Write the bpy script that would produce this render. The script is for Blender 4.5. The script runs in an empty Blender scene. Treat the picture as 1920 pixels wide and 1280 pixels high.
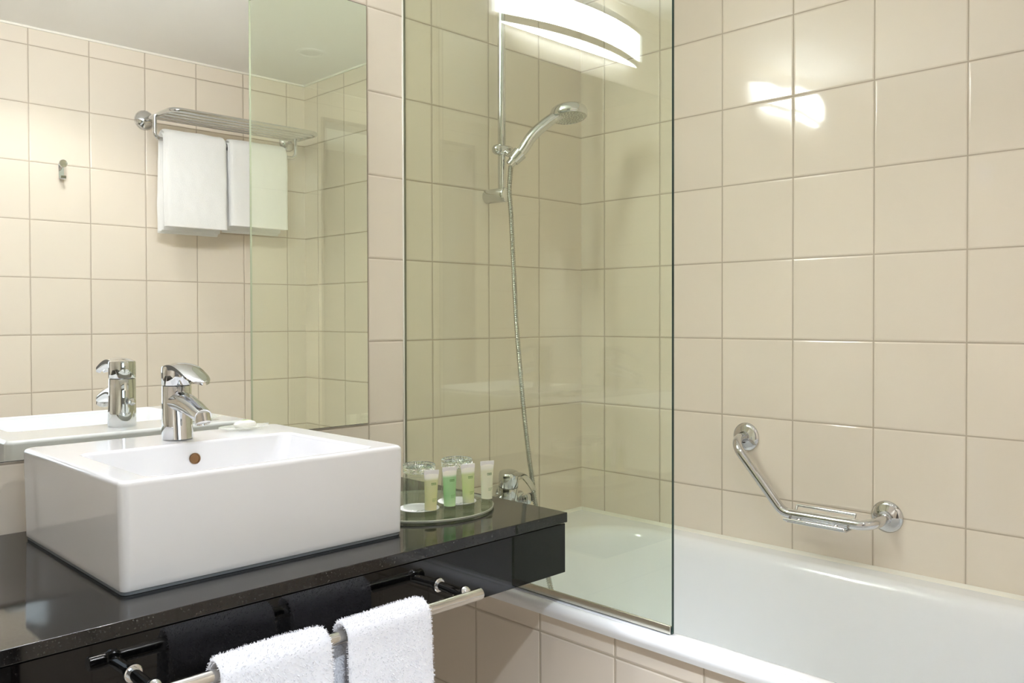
import bpy, bmesh, math, random
from mathutils import Vector, Matrix, noise

random.seed(7)
S = bpy.context.scene
COL = S.collection
Z0 = 1.10                      # height of the reference tile joint above the floor
PI = math.pi
XW, XG = -2.62, -0.6763        # left wall, glass screen plane
YB = -1.5936                   # door wall
ZC = Z0 + 1.0706               # ceiling

# ------------------------------------------------------------------ camera
cam_d = bpy.data.cameras.new('camera')
cam = bpy.data.objects.new('camera', cam_d)
COL.objects.link(cam)
cam_d.sensor_width = 36.0
cam_d.lens = 1598.807 / 1920 * 36
cam_d.shift_y = -20.633 / 1920
cam_d.clip_start = 0.01
r_ = Vector((0.7092214679, -0.7049816577, -0.0024024277))
u_ = Vector((0.0119859221, 0.0086505910, 0.9998907465))
f_ = Vector((0.7048838536, 0.7091727783, -0.0145850401))
m = Matrix.Identity(4)
for i in range(3):
    m[i][0], m[i][1], m[i][2] = r_[i], u_[i], -f_[i]
m.translation = Vector((-1.99215, -1.70301, Z0 + 0.05564))
cam.matrix_world = m
S.camera = cam

# ------------------------------------------------------------------ colour management, world
S.view_settings.view_transform = 'Standard'
S.view_settings.look = 'None'
S.view_settings.exposure = 1.78
S.view_settings.gamma = 1.0
S.view_settings.use_curve_mapping = False
S.cycles.max_bounces = 24
S.cycles.diffuse_bounces = 8
S.cycles.glossy_bounces = 10
S.cycles.transmission_bounces = 12
S.cycles.transparent_max_bounces = 24
S.cycles.sample_clamp_indirect = 5.0
S.cycles.blur_glossy = 0.6
S.cycles.caustics_reflective = True
S.cycles.caustics_refractive = False
w = bpy.data.worlds.new('world')
S.world = w
w.use_nodes = True
w.node_tree.nodes['Background'].inputs[0].default_value = (0.95, 0.97, 1.0, 1)
w.node_tree.nodes['Background'].inputs[1].default_value = 0.15

LAMP_STRENGTH = 22.0            # vanity lamp diffusers
DOWN_POWER = 6.5               # recessed ceiling light, watts
FILL_POWER = 4.8            # added cool fill from the corridor, watts
HALL_POWER = 23.0              # corridor ceiling light, watts

def light(name, kind, loc, power, color, **k):
    d = bpy.data.lights.new(name, kind)
    d.energy = power
    d.color = color
    for a, b in k.items():
        setattr(d, a, b)
    o = bpy.data.objects.new(name, d)
    o.location = loc
    COL.objects.link(o)
    return o
light('corridor_light', 'AREA', (-1.95, -1.95, 2.355), HALL_POWER, (0.82, 0.91, 1.0), shape='DISK', size=0.16)
o = light('corridor_fill_light', 'AREA', (-2.0, -3.5, 1.45), FILL_POWER, (0.74, 0.88, 1.0), shape='RECTANGLE', size=1.3, size_y=1.2)
o.rotation_euler = (math.radians(90), 0, 0)           # unseen soft fill, added to brighten the basin front
light('ceiling_spot_light', 'SPOT', (-1.12, -1.16, ZC - 0.004), DOWN_POWER, (1.0, 0.99, 0.97), shadow_soft_size=0.03, spot_size=math.radians(128), spot_blend=0.5)

# ------------------------------------------------------------------ node helpers and materials
def mat(name):
    mt = bpy.data.materials.new(name)
    mt.use_nodes = True
    return mt, mt.node_tree.nodes, mt.node_tree.links, mt.node_tree.nodes['Principled BSDF']

def simple(name, col, rough=0.4, metal=0.0, coat=0.0, ior=1.5, spec=None):
    mt, N, L, b = mat(name)
    b.inputs['Base Color'].default_value = (*col, 1)
    b.inputs['Roughness'].default_value = rough
    b.inputs['Metallic'].default_value = metal
    b.inputs['IOR'].default_value = ior
    b.inputs['Coat Weight'].default_value = coat
    b.inputs['Coat Roughness'].default_value = 0.03
    if spec is not None:
        b.inputs['Specular IOR Level'].default_value = spec
    return mt

def mnode(N, L, op, a, b=None, c=None):
    n = N.new('ShaderNodeMath')
    n.operation = op
    for i, v in enumerate((a, b, c)):
        if v is None:
            continue
        if isinstance(v, (int, float)):
            n.inputs[i].default_value = v
        else:
            L.new(v, n.inputs[i])
    return n.outputs[0]

TILE = (0.80, 0.725, 0.62)
GROUT = (0.47, 0.40, 0.31)
def tile_mat(name, axis, uoff, voff=Z0, vaxis='Z', pu=0.2, pv=0.20124, col=TILE, grout=GROUT, rough=0.05, cut=None):
    mt, N, L, b = mat(name)
    tc = N.new('ShaderNodeTexCoord')
    sp = N.new('ShaderNodeSeparateXYZ')
    L.new(tc.outputs['Object'], sp.inputs[0])
    def ax(a, off, p):
        t = mnode(N, L, 'SUBTRACT', sp.outputs[a], off)
        t = mnode(N, L, 'DIVIDE', t, p)
        fl = mnode(N, L, 'FLOOR', t)
        fr = mnode(N, L, 'FRACT', t)
        d = mnode(N, L, 'MINIMUM', fr, mnode(N, L, 'SUBTRACT', 1.0, fr))
        return fl, mnode(N, L, 'MULTIPLY', d, p)
    fu, du = ax(axis, uoff, pu)
    fv, dv = ax(vaxis, voff, pv)
    d = mnode(N, L, 'MINIMUM', du, dv)
    mr = N.new('ShaderNodeMapRange'); mr.interpolation_type = 'SMOOTHSTEP'
    L.new(d, mr.inputs[0]); mr.inputs[1].default_value = 0.0012; mr.inputs[2].default_value = 0.0020
    mh = N.new('ShaderNodeMapRange'); mh.interpolation_type = 'SMOOTHERSTEP'
    L.new(d, mh.inputs[0]); mh.inputs[1].default_value = 0.0006; mh.inputs[2].default_value = 0.0055
    cv = N.new('ShaderNodeCombineXYZ')
    L.new(fu, cv.inputs[0]); L.new(fv, cv.inputs[1])
    wn = N.new('ShaderNodeTexWhiteNoise'); wn.noise_dimensions = '3D'
    L.new(cv.outputs[0], wn.inputs['Vector'])
    # per tile shade
    hsv = N.new('ShaderNodeHueSaturation')
    hsv.inputs['Color'].default_value = (*col, 1)
    vv = N.new('ShaderNodeMapRange'); L.new(wn.outputs['Value'], vv.inputs[0])
    vv.inputs[3].default_value = 0.975; vv.inputs[4].default_value = 1.02
    L.new(vv.outputs[0], hsv.inputs['Value'])
    mx = N.new('ShaderNodeMix'); mx.data_type = 'RGBA'
    L.new(mr.outputs[0], mx.inputs['Factor'])
    mx.inputs[6].default_value = (*grout, 1)
    L.new(hsv.outputs[0], mx.inputs[7])
    L.new(mx.outputs[2], b.inputs['Base Color'])
    rr = N.new('ShaderNodeMapRange'); L.new(mr.outputs[0], rr.inputs[0])
    rr.inputs[3].default_value = 0.65; rr.inputs[4].default_value = rough
    L.new(rr.outputs[0], b.inputs['Roughness'])
    b.inputs['IOR'].default_value = 1.52
    # tilt of each tile
    geo = N.new('ShaderNodeNewGeometry')
    vs = N.new('ShaderNodeVectorMath'); vs.operation = 'SUBTRACT'
    L.new(wn.outputs['Color'], vs.inputs[0]); vs.inputs[1].default_value = (0.5, 0.5, 0.5)
    sc = N.new('ShaderNodeVectorMath'); sc.operation = 'SCALE'
    L.new(vs.outputs[0], sc.inputs[0]); sc.inputs['Scale'].default_value = 0.012
    ad = N.new('ShaderNodeVectorMath'); ad.operation = 'ADD'
    L.new(geo.outputs['Normal'], ad.inputs[0]); L.new(sc.outputs[0], ad.inputs[1])
    nm = N.new('ShaderNodeVectorMath'); nm.operation = 'NORMALIZE'
    L.new(ad.outputs[0], nm.inputs[0])
    # slow waviness of the glaze, different on every tile
    nz = N.new('ShaderNodeTexNoise'); nz.noise_dimensions = '4D'
    L.new(tc.outputs['Object'], nz.inputs['Vector'])
    L.new(mnode(N, L, 'MULTIPLY', wn.outputs['Value'], 50.0), nz.inputs['W'])
    nz.inputs['Scale'].default_value = 9.0; nz.inputs['Detail'].default_value = 1.0
    h = mnode(N, L, 'ADD', mnode(N, L, 'MULTIPLY', mh.outputs[0], 0.0011), mnode(N, L, 'MULTIPLY', nz.outputs[0], 0.0011))
    bp = N.new('ShaderNodeBump'); bp.inputs['Strength'].default_value = 1.0; bp.inputs['Distance'].default_value = 1.0
    L.new(h, bp.inputs['Height']); L.new(nm.outputs[0], bp.inputs['Normal'])
    L.new(bp.outputs[0], b.inputs['Normal'])
    return mt

M_TB = tile_mat('beige_tile_back', 'X', -0.1878)
M_TR = tile_mat('beige_tile_right', 'Y', -0.0903)
M_TF = tile_mat('beige_tile_door_wall', 'X', -0.0875)
M_TL = tile_mat('beige_tile_left', 'Y', -0.0903)
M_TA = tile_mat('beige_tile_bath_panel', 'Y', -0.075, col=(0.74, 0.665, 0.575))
M_TFL = tile_mat('floor_tile', 'X', 0.0, 0.0, 'Y', 0.3, 0.3, col=(0.46, 0.41, 0.35), grout=(0.26, 0.23, 0.20), rough=0.25)
M_CEIL = simple('ceiling_paint', (0.96, 0.955, 0.94), 0.6)
M_HALL = simple('corridor_paint', (0.17, 0.15, 0.13), 0.7)
M_HFL = simple('corridor_carpet', (0.16, 0.13, 0.11), 0.9)
M_TRIM = simple('cream_sealant', (0.88, 0.86, 0.78), 0.45)
M_CHROME = simple('chrome', (0.66, 0.665, 0.67), 0.04, 1.0)
M_HOSE = simple('ribbed_metal', (0.42, 0.42, 0.38), 0.2, 1.0)
M_CHROME2 = simple('brushed_chrome', (0.66, 0.65, 0.63), 0.13, 1.0)
M_CERAM = simple('white_ceramic', (0.85, 0.86, 0.88), 0.06, 0, 0.3)
M_ENAMEL = simple('white_enamel', (0.88, 0.90, 0.93), 0.10, 0, 0.3)
M_DARK = simple('dark_rubber', (0.03, 0.035, 0.04), 0.4)
M_RUST = simple('worn_brass', (0.22, 0.12, 0.05), 0.35, 0.6)
M_GREYBASE = simple('dark_grey_base', (0.16, 0.18, 0.20), 0.5)
M_PAPER = simple('white_paper', (0.86, 0.86, 0.85), 0.8)
M_SOAP = simple('white_soap', (0.88, 0.87, 0.80), 0.45)
M_LEAF = simple('pale_green_print', (0.55, 0.72, 0.25), 0.5)
M_INK = simple('grey_green_ink', (0.16, 0.22, 0.14), 0.7)
M_INKG = simple('dark_green_ink', (0.10, 0.24, 0.06), 0.6)
M_INKB = simple('black_ink', (0.05, 0.05, 0.05), 0.6)
M_STEEL = simple('dull_steel', (0.62, 0.60, 0.52), 0.22, 1.0)

def mirror_mat():
    mt, N, L, b = mat('silvered_mirror')
    b.inputs['Base Color'].default_value = (0.93, 0.945, 0.90, 1)
    b.inputs['Metallic'].default_value = 1.0
    b.inputs['Roughness'].default_value = 0.0
    return mt
M_MIRROR = mirror_mat()

def thin_glass(name, tint, ior=1.5, gl=(0.95, 1.0, 0.95)):
    """flat glass slab: straight-through tint plus Fresnel reflection on both faces"""
    mt, N, L, b = mat(name)
    N.remove(b)
    out = N['Material Output']
    geo = N.new('ShaderNodeNewGeometry')
    ir = N.new('ShaderNodeMapRange'); L.new(geo.outputs['Backfacing'], ir.inputs[0])
    ir.inputs[3].default_value = ior; ir.inputs[4].default_value = 1 / ior
    fr = N.new('ShaderNodeFresnel'); L.new(ir.outputs[0], fr.inputs['IOR'])
    tr = N.new('ShaderNodeBsdfTransparent'); tr.inputs[0].default_value = (*tint, 1)
    gs = N.new('ShaderNodeBsdfGlossy'); gs.inputs['Roughness'].default_value = 0.0
    gs.inputs['Color'].default_value = (*gl, 1)
    mx = N.new('ShaderNodeMixShader')
    L.new(fr.outputs[0], mx.inputs[0]); L.new(tr.outputs[0], mx.inputs[1]); L.new(gs.outputs[0], mx.inputs[2])
    L.new(mx.outputs[0], out.inputs['Surface'])
    return mt
M_SCREEN = thin_glass('green_tinted_glass', (0.952, 0.978, 0.918))
M_TRAY = thin_glass('clear_glass_tray', (0.94, 0.965, 0.95))
M_EDGE = simple('glass_edge_green', (0.008, 0.035, 0.028), 0.08, 0, 0.0)
M_EDGEIN = simple('glass_edge_scatter', (0.42, 0.45, 0.34), 0.3)
M_WSEAL = simple('grey_clear_seal', (0.20, 0.185, 0.14), 0.35)
M_TRAYEDGE = simple('glass_tray_edge', (0.34, 0.36, 0.30), 0.1, 0, 0.3)

def glass_mat(name, col, ior=1.46, rough=0.0):
    mt, N, L, b = mat(name)
    b.inputs['Base Color'].default_value = (*col, 1)
    b.inputs['Transmission Weight'].default_value = 1.0
    b.inputs['IOR'].default_value = ior
    b.inputs['Roughness'].default_value = rough
    return mt
M_GLASS = glass_mat('tumbler_glass', (0.93, 0.99, 0.95))
M_TUMB = thin_glass('tumbler_wall_glass', (0.95, 0.96, 0.945), 1.5)
M_TFOOT = M_GLASS
M_CLEARCAP = thin_glass('clear_plastic_cap', (0.84, 0.86, 0.80), 1.4)
M_DISH = simple('frosted_clear_dish', (0.88, 0.89, 0.82), 0.12)
M_DISH.node_tree.nodes['Principled BSDF'].inputs['Alpha'].default_value = 0.35

def emit_mat(name, col, strength):
    mt, N, L, b = mat(name)
    N.remove(b)
    e = N.new('ShaderNodeEmission')
    e.inputs[0].default_value = (*col, 1); e.inputs[1].default_value = strength
    L.new(e.outputs[0], N['Material Output'].inputs['Surface'])
    return mt
def lamp_mat(strength):
    # fluorescent tube behind opal acrylic: the last few centimetres past the tube ends are dimmer
    mt, N, L, b = mat('lit_opal_diffuser')
    N.remove(b)
    e = N.new('ShaderNodeEmission'); e.inputs[0].default_value = (0.96, 0.985, 1.08, 1)
    tc = N.new('ShaderNodeTexCoord'); sp = N.new('ShaderNodeSeparateXYZ'); L.new(tc.outputs['Object'], sp.inputs[0])
    mr = N.new('ShaderNodeMapRange'); mr.interpolation_type = 'SMOOTHSTEP'
    L.new(mnode(N, L, 'ABSOLUTE', sp.outputs[0]), mr.inputs[0])
    mr.inputs[1].default_value = 0.20; mr.inputs[2].default_value = 0.335
    mr.inputs[3].default_value = strength; mr.inputs[4].default_value = strength * 0.10
    L.new(mr.outputs[0], e.inputs[1])
    L.new(e.outputs[0], N['Material Output'].inputs['Surface'])
    return mt
M_LAMP = lamp_mat(LAMP_STRENGTH)
M_TOPGLOW = lamp_mat(LAMP_STRENGTH * 2.6)     # unseen glowing lamp top, added to brighten the ceiling
M_SPOT = simple('dark_anti_glare_baffle', (0.5, 0.49, 0.46), 0.5)
M_HLAMP = emit_mat('lit_corridor_lens', (0.93, 0.96, 1.0), 6.0)

def granite(name, rough, fleck=(0.040, 0.037, 0.034), base=(0.005, 0.005, 0.0055), ior=1.55):
    mt, N, L, b = mat(name)
    tc = N.new('ShaderNodeTexCoord')
    vo = N.new('ShaderNodeTexVoronoi'); vo.inputs['Scale'].default_value = 650.0
    L.new(tc.outputs['Object'], vo.inputs['Vector'])
    nz = N.new('ShaderNodeTexNoise'); nz.inputs['Scale'].default_value = 260.0; nz.inputs['Detail'].default_value = 3
    L.new(tc.outputs['Object'], nz.inputs['Vector'])
    sp = N.new('ShaderNodeSeparateColor'); L.new(vo.outputs['Color'], sp.inputs[0])
    cr = N.new('ShaderNodeValToRGB')
    cr.color_ramp.elements[0].position = 0.80; cr.color_ramp.elements[0].color = (*base, 1)
    cr.color_ramp.elements[1].position = 1.0; cr.color_ramp.elements[1].color = (*fleck, 1)
    L.new(sp.outputs[0], cr.inputs[0])
    mx = N.new('ShaderNodeMix'); mx.data_type = 'RGBA'; mx.blend_type = 'MULTIPLY'; mx.inputs['Factor'].default_value = 0.7
    L.new(cr.outputs[0], mx.inputs[6])
    cr2 = N.new('ShaderNodeValToRGB')
    cr2.color_ramp.elements[0].position = 0.35; cr2.color_ramp.elements[1].position = 0.65
    L.new(nz.outputs[0], cr2.inputs[0]); L.new(cr2.outputs[0], mx.inputs[7])
    L.new(mx.outputs[2], b.inputs['Base Color'])
    b.inputs['Roughness'].default_value = rough
    b.inputs['IOR'].default_value = ior
    return mt
M_GRAN = granite('black_granite', 0.055)
M_GRANP = granite('black_granite_panel', 0.03, (0.012, 0.011, 0.011), (0.0022, 0.0022, 0.0024), 1.42)

def cloth(name, col, scale=900.0, dist=0.0006):
    mt, N, L, b = mat(name)
    tc = N.new('ShaderNodeTexCoord')
    nz = N.new('ShaderNodeTexNoise'); nz.inputs['Scale'].default_value = scale; nz.inputs['Detail'].default_value = 2
    L.new(tc.outputs['Object'], nz.inputs['Vector'])
    bp = N.new('ShaderNodeBump'); bp.inputs['Distance'].default_value = dist; bp.inputs['Strength'].default_value = 0.8
    L.new(nz.outputs[0], bp.inputs['Height']); L.new(bp.outputs[0], b.inputs['Normal'])
    b.inputs['Base Color'].default_value = (*col, 1)
    b.inputs['Roughness'].default_value = 0.95
    b.inputs['Specular IOR Level'].default_value = 0.1
    b.inputs['Sheen Weight'].default_value = 0.25
    return mt
M_TOWEL = cloth('white_terry', (0.77, 0.77, 0.81))
M_BTOWEL = cloth('white_bath_towel', (0.87, 0.87, 0.86), 500.0, 0.0012)

# ------------------------------------------------------------------ mesh helpers
def add_box(bm, lo, hi, bev=0.0, seg=2):
    ret = bmesh.ops.create_cube(bm, size=1.0)
    vs = ret['verts']
    lo, hi = Vector(lo), Vector(hi)
    c, s = (lo + hi) / 2, hi - lo
    for v in vs:
        v.co = Vector((v.co.x * s.x, v.co.y * s.y, v.co.z * s.z)) + c
    if bev > 0:
        es = list({e for v in vs for e in v.link_edges})
        bmesh.ops.bevel(bm, geom=es, offset=bev, segments=seg, profile=0.5, affect='EDGES', clamp_overlap=True)

def loft(bm, loops, closed=True, cap0=False, cap1=False):
    """loops: list of point lists of equal length"""
    rows = [[bm.verts.new(p) for p in lp] for lp in loops]
    n = len(rows[0])
    for a, b in zip(rows, rows[1:]):
        for i in range(n if closed else n - 1):
            j = (i + 1) % n
            bm.faces.new((a[i], a[j], b[j], b[i]))
    if cap0:
        bm.faces.new(list(reversed(rows[0])))
    if cap1:
        bm.faces.new(rows[-1])
    return rows

def lathe(bm, prof, seg=40, M=Matrix.Identity(4), mod=None):
    """prof: (radius, z) list; radius 0 makes a pole"""
    rows = []
    for r, z in prof:
        if r < 1e-7:
            rows.append([bm.verts.new(M @ Vector((0, 0, z)))])
        else:
            rows.append([bm.verts.new(M @ Vector(((r * (mod(k, r, z) if mod else 1)) * math.cos(2 * PI * k / seg),
                                                   (r * (mod(k, r, z) if mod else 1)) * math.sin(2 * PI * k / seg), z))) for k in range(seg)])
    for a, b in zip(rows, rows[1:]):
        for k in range(seg):
            j = (k + 1) % seg
            if len(a) == 1 and len(b) == 1:
                continue
            if len(a) == 1:
                bm.faces.new((a[0], b[j], b[k]))
            elif len(b) == 1:
                bm.faces.new((a[k], a[j], b[0]))
            else:
                bm.faces.new((a[k], a[j], b[j], b[k]))

def fillet(pts, rad, n=8):
    P = [Vector(p) for p in pts]
    out = [P[0]]
    for a, b, c in zip(P, P[1:], P[2:]):
        d1, d2 = (a - b).normalized(), (c - b).normalized()
        ang = d1.angle(d2)
        t = min(rad / math.tan(ang / 2), (a - b).length * (0.8 if a is P[0] else 0.49), (c - b).length * (0.8 if c is P[-1] else 0.49))
        r = t * math.tan(ang / 2)
        cen = b + (d1 + d2).normalized() * (r / math.sin(ang / 2))
        s, e = b + d1 * t - cen, b + d2 * t - cen
        ax = s.cross(e).normalized()
        tot = s.angle(e)
        for k in range(n + 1):
            out.append(cen + Matrix.Rotation(tot * k / n, 3, ax) @ s)
    out.append(P[-1])
    return out

def catmull(pts, n=8):
    P = [Vector(p) for p in pts]
    P = [2 * P[0] - P[1]] + P + [2 * P[-1] - P[-2]]
    out = []
    for i in range(1, len(P) - 2):
        for k in range(n):
            t = k / n
            a, b, c, d = P[i - 1], P[i], P[i + 1], P[i + 2]
            out.append(0.5 * ((2 * b) + (c - a) * t + (2 * a - 5 * b + 4 * c - d) * t * t + (3 * b - a - 3 * c + d) * t ** 3))
    out.append(P[-2])
    return out

def sweep(bm, pts, r, seg=20, caps=True, rfun=None, ell=None):
    P = [Vector(p) for p in pts]
    T = []
    for i in range(len(P)):
        a, b = P[max(i - 1, 0)], P[min(i + 1, len(P) - 1)]
        T.append((b - a).normalized())
    nrm = T[0].orthogonal().normalized()
    if ell:
        nrm = Vector(ell[2]) - T[0] * T[0].dot(Vector(ell[2])); nrm.normalize()
    loops = []
    for i, p in enumerate(P):
        nrm = (nrm - T[i] * nrm.dot(T[i])).normalized()
        bn = T[i].cross(nrm)
        rr = rfun(i / (len(P) - 1)) if rfun else r
        ra, rb = (rr, rr) if not ell else (rr * ell[0], rr * ell[1])
        loops.append([p + nrm * (ra * math.cos(2 * PI * k / seg)) + bn * (rb * math.sin(2 * PI * k / seg)) for k in range(seg)])
    loft(bm, loops, True, caps, caps)

def rrect(x0, x1, y0, y1, r, z, n=8):
    """rounded rectangle loop, counter-clockwise, 4*(n+1) points"""
    r = max(min(r, (x1 - x0) / 2 - 1e-4, (y1 - y0) / 2 - 1e-4), 1e-4)
    pts = []
    for cx, cy, a0 in ((x1 - r, y1 - r, 0), (x0 + r, y1 - r, 90), (x0 + r, y0 + r, 180), (x1 - r, y0 + r, 270)):
        for k in range(n + 1):
            a = math.radians(a0 + 90 * k / n)
            pts.append(Vector((cx + r * math.cos(a), cy + r * math.sin(a), z)))
    return pts

def align(loc, d):
    q = Vector((0, 0, 1)).rotation_difference(Vector(d).normalized())
    return Matrix.Translation(Vector(loc)) @ q.to_matrix().to_4x4()

def world_loc(o):
    l = Vector((0, 0, 0))
    while o is not None:
        l += o.location
        o = o.parent
    return l

def obj(name, bm, mtl, parent=None, origin=None, smooth=True, ang=40, wn=False):
    """links bm (world coordinates) as one mesh object"""
    base = Vector(origin) if origin is not None else Vector((0, 0, 0))
    if parent is not None:
        base = world_loc(parent)
    bmesh.ops.recalc_face_normals(bm, faces=bm.faces)
    for v in bm.verts:
        v.co -= base
    me = bpy.data.meshes.new(name)
    bm.to_mesh(me); bm.free()
    if smooth:
        for p in me.polygons:
            p.use_smooth = True
        try:
            me.set_sharp_from_angle(angle=math.radians(ang))
        except Exception:
            pass
    for mm in (mtl if isinstance(mtl, (list, tuple)) else [mtl]):
        me.materials.append(mm)
    o = bpy.data.objects.new(name, me)
    COL.objects.link(o)
    if wn:
        md = o.modifiers.new('weighted', 'WEIGHTED_NORMAL'); md.keep_sharp = True; md.weight = 100
    if parent is not None:
        o.parent = parent
    elif origin is not None:
        o.location = base
    return o

def thing(name, label, cat, loc, group=None):
    o = bpy.data.objects.new(name, None)
    o.empty_display_size = 0.05
    o.location = loc
    COL.objects.link(o)
    return tag(o, label, cat, group)

def tag(o, label, cat, group=None):
    o['label'] = label; o['category'] = cat
    if group:
        o['group'] = group
    return o

def struct(name, bm, m_, label=None, cat=None):
    o = obj(name, bm, m_, smooth=False)
    o['kind'] = 'structure'
    o['label'] = label or name.replace('_', ' ')
    o['category'] = cat or name.split('_')[0]
    return o

def B():
    return bmesh.new()

def copy_tree(o, loc, label):
    c = o.copy(); COL.objects.link(c); c.location = loc; c['label'] = label
    for ch in o.children:
        d = ch.copy(); COL.objects.link(d); d.parent = c
        for g in ch.children:
            e = g.copy(); COL.objects.link(e); e.parent = d
    return c

def P(x, y, z):
    return Vector((x, y, Z0 + z))

# ================================================================== SETTING
TH = 0.10
bm = B(); add_box(bm, (XW - TH, 0, -0.02), (TH, TH, ZC + 0.1))
struct('wall_back', bm, M_TB, 'beige square-tiled wall behind the mirror, basin and shower', 'wall')
bm = B(); add_box(bm, (0, YB - TH, -0.02), (TH, 0, ZC + 0.1))
struct('wall_right', bm, M_TR, 'beige square-tiled long wall beside the bathtub with the grab bar', 'wall')
bm = B(); add_box(bm, (XW - TH, YB - TH, -0.02), (XW, 0, ZC + 0.1))
struct('wall_left', bm, M_TL, 'beige square-tiled wall at the far left end of the bathroom', 'wall')
DX0, DX1, DZ = -2.36, -1.44, Z0 + 0.95
bm = B()
add_box(bm, (DX1, YB - TH, -0.02), (0, YB, ZC + 0.1))
add_box(bm, (XW, YB - TH, -0.02), (DX0, YB, ZC + 0.1))
add_box(bm, (DX0, YB - TH, DZ), (DX1, YB, ZC + 0.1))
struct('wall_front', bm, M_TF, 'beige square-tiled doorway wall seen in the mirror behind the towel rack', 'wall')
bm = B(); add_box(bm, (XW - TH, -3.6, -0.06), (TH, TH, 0))
struct('floor', bm, M_TFL, 'beige tiled bathroom floor', 'floor')
bm = B(); add_box(bm, (XW, YB, ZC), (0, 0, ZC + 0.08))
struct('ceiling', bm, M_CEIL, 'plain off-white ceiling seen in the mirror', 'ceiling')
# dark door lining in the doorway the picture is taken from
bm = B()
add_box(bm, (DX1 - 0.018, YB - TH - 0.01, 0.0), (DX1, YB + 0.004, DZ))
add_box(bm, (DX0, YB - TH - 0.01, 0.0), (DX0 + 0.018, YB + 0.004, DZ))
add_box(bm, (DX0, YB - TH - 0.01, DZ - 0.018), (DX1, YB + 0.004, DZ))
struct('door_1', bm, simple('dark_wood_lining', (0.05, 0.03, 0.02), 0.4), 'dark wooden door lining at the bathroom entrance', 'door')
# cream cove line where tile meets ceiling
bm = B()
add_box(bm, (XW, YB, ZC - 0.007), (0, YB + 0.006, ZC))
add_box(bm, (-0.006, YB, ZC - 0.007), (0, 0, ZC))
add_box(bm, (XW, -0.006, ZC - 0.007), (0, 0, ZC))
struct('trim_1', bm, M_TRIM, 'cream sealant line between tiles and ceiling', 'trim')
# corridor outside the door, lit by its own ceiling light
bm = B()
add_box(bm, (-3.3, -3.7, 0), (-3.2, YB - TH, 2.6))
add_box(bm, (-0.6, -3.7, 0), (-0.5, YB - TH, 2.6))
add_box(bm, (-3.3, -3.7, 0), (-0.5, -3.6, 2.6))
add_box(bm, (-3.2, YB - TH - 0.012, DZ + 0.3), (-0.6, YB - TH, 2.6))
struct('wall_corridor', bm, M_HALL, 'plain corridor walls outside the bathroom door', 'wall')
bm = B(); add_box(bm, (-3.3, -3.7, 2.37), (-0.5, YB - TH, 2.45))
struct('ceiling_corridor', bm, M_CEIL, 'corridor ceiling outside the bathroom door', 'ceiling')
# tiled bath panel
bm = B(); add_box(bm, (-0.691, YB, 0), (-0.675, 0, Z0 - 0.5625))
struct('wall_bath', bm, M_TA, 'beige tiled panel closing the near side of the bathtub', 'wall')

# ================================================================== MIRROR
t = thing('mirror', 'large frameless wall mirror above the washbasin', 'mirror', P(-1.5, 0, -0.2))
MZ0, MZ1 = Z0 - 0.197, Z0 + 0.803
bm = B(); add_box(bm, (-2.30, -0.0052, MZ0 + 0.001), (-0.7935, -0.0045, MZ1 - 0.001))
obj('mirror_face', bm, M_MIRROR, t, smooth=False)
bm = B(); add_box(bm, (-2.301, -0.0046, MZ0), (-0.7925, 0, MZ1))
obj('edge', bm, M_DARK, t, smooth=False)

# ================================================================== VANITY LAMP
LXC = -1.307
t = thing('vanity_lamp', 'curved white glowing wall lamp above the mirror, reflected in the glass screen', 'lamp', P(LXC, 0, 0.88))
def arc_y(x, half, back, sag):
    s = (x - LXC) / half
    return -(back + sag * (1 - s * s))
def seg_plate(bm, z0, z1, half, back, sag, ywall, n=36):
    xs = [LXC - half + 2 * half * k / n for k in range(n + 1)]
    lo = [Vector((x, arc_y(x, half, back, sag), z0)) for x in xs] + [Vector((LXC + half, ywall, z0)), Vector((LXC - half, ywall, z0))]
    hi = [v + Vector((0, 0, z1 - z0)) for v in lo]
    loft(bm, [lo, hi], True, True, True)
def seg_shell(bm, z0, z1, half, back, sag, th, n=36):
    xs = [LXC - half + 2 * half * k / n for k in range(n + 1)]
    o = [(x, arc_y(x, half, back, sag)) for x in xs]
    i = [(x, y + th) for x, y in o]
    ring = o + list(reversed(i))
    loft(bm, [[Vector((x, y, z0)) for x, y in ring], [Vector((x, y, z1)) for x, y in ring]], True, True, True)
bm = B(); add_box(bm, (LXC - 0.30, -0.012, Z0 + 0.872), (LXC + 0.30, 0, Z0 + 0.998), 0.002)
obj('back_plate', bm, M_CHROME2, t, ang=180, wn=True)
bm = B(); seg_plate(bm, Z0 + 0.871, Z0 + 0.8925, 0.318, 0.013, 0.052, -0.010)
obj('lower_rim', bm, M_CHROME2, t, ang=25)
bm = B(); seg_plate(bm, Z0 + 0.977, Z0 + 0.998, 0.318, 0.013, 0.052, -0.010)
obj('upper_rim', bm, M_CHROME2, t, ang=25)
bm = B(); seg_plate(bm, Z0 + 0.9983, Z0 + 1.000, 0.303, 0.013, 0.047, -0.012)
obj('added_top_glow', bm, M_TOPGLOW, t, ang=25)
bm = B(); seg_plate(bm, Z0 + 0.8676, Z0 + 0.8712, 0.303, 0.013, 0.047, -0.012)
obj('bottom_diffuser', bm, M_LAMP, t, ang=25)
bm = B(); seg_shell(bm, Z0 + 0.8925, Z0 + 0.977, 0.332, 0.013, 0.052, 0.004)
obj('front_diffuser', bm, M_LAMP, t, ang=25)

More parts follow.
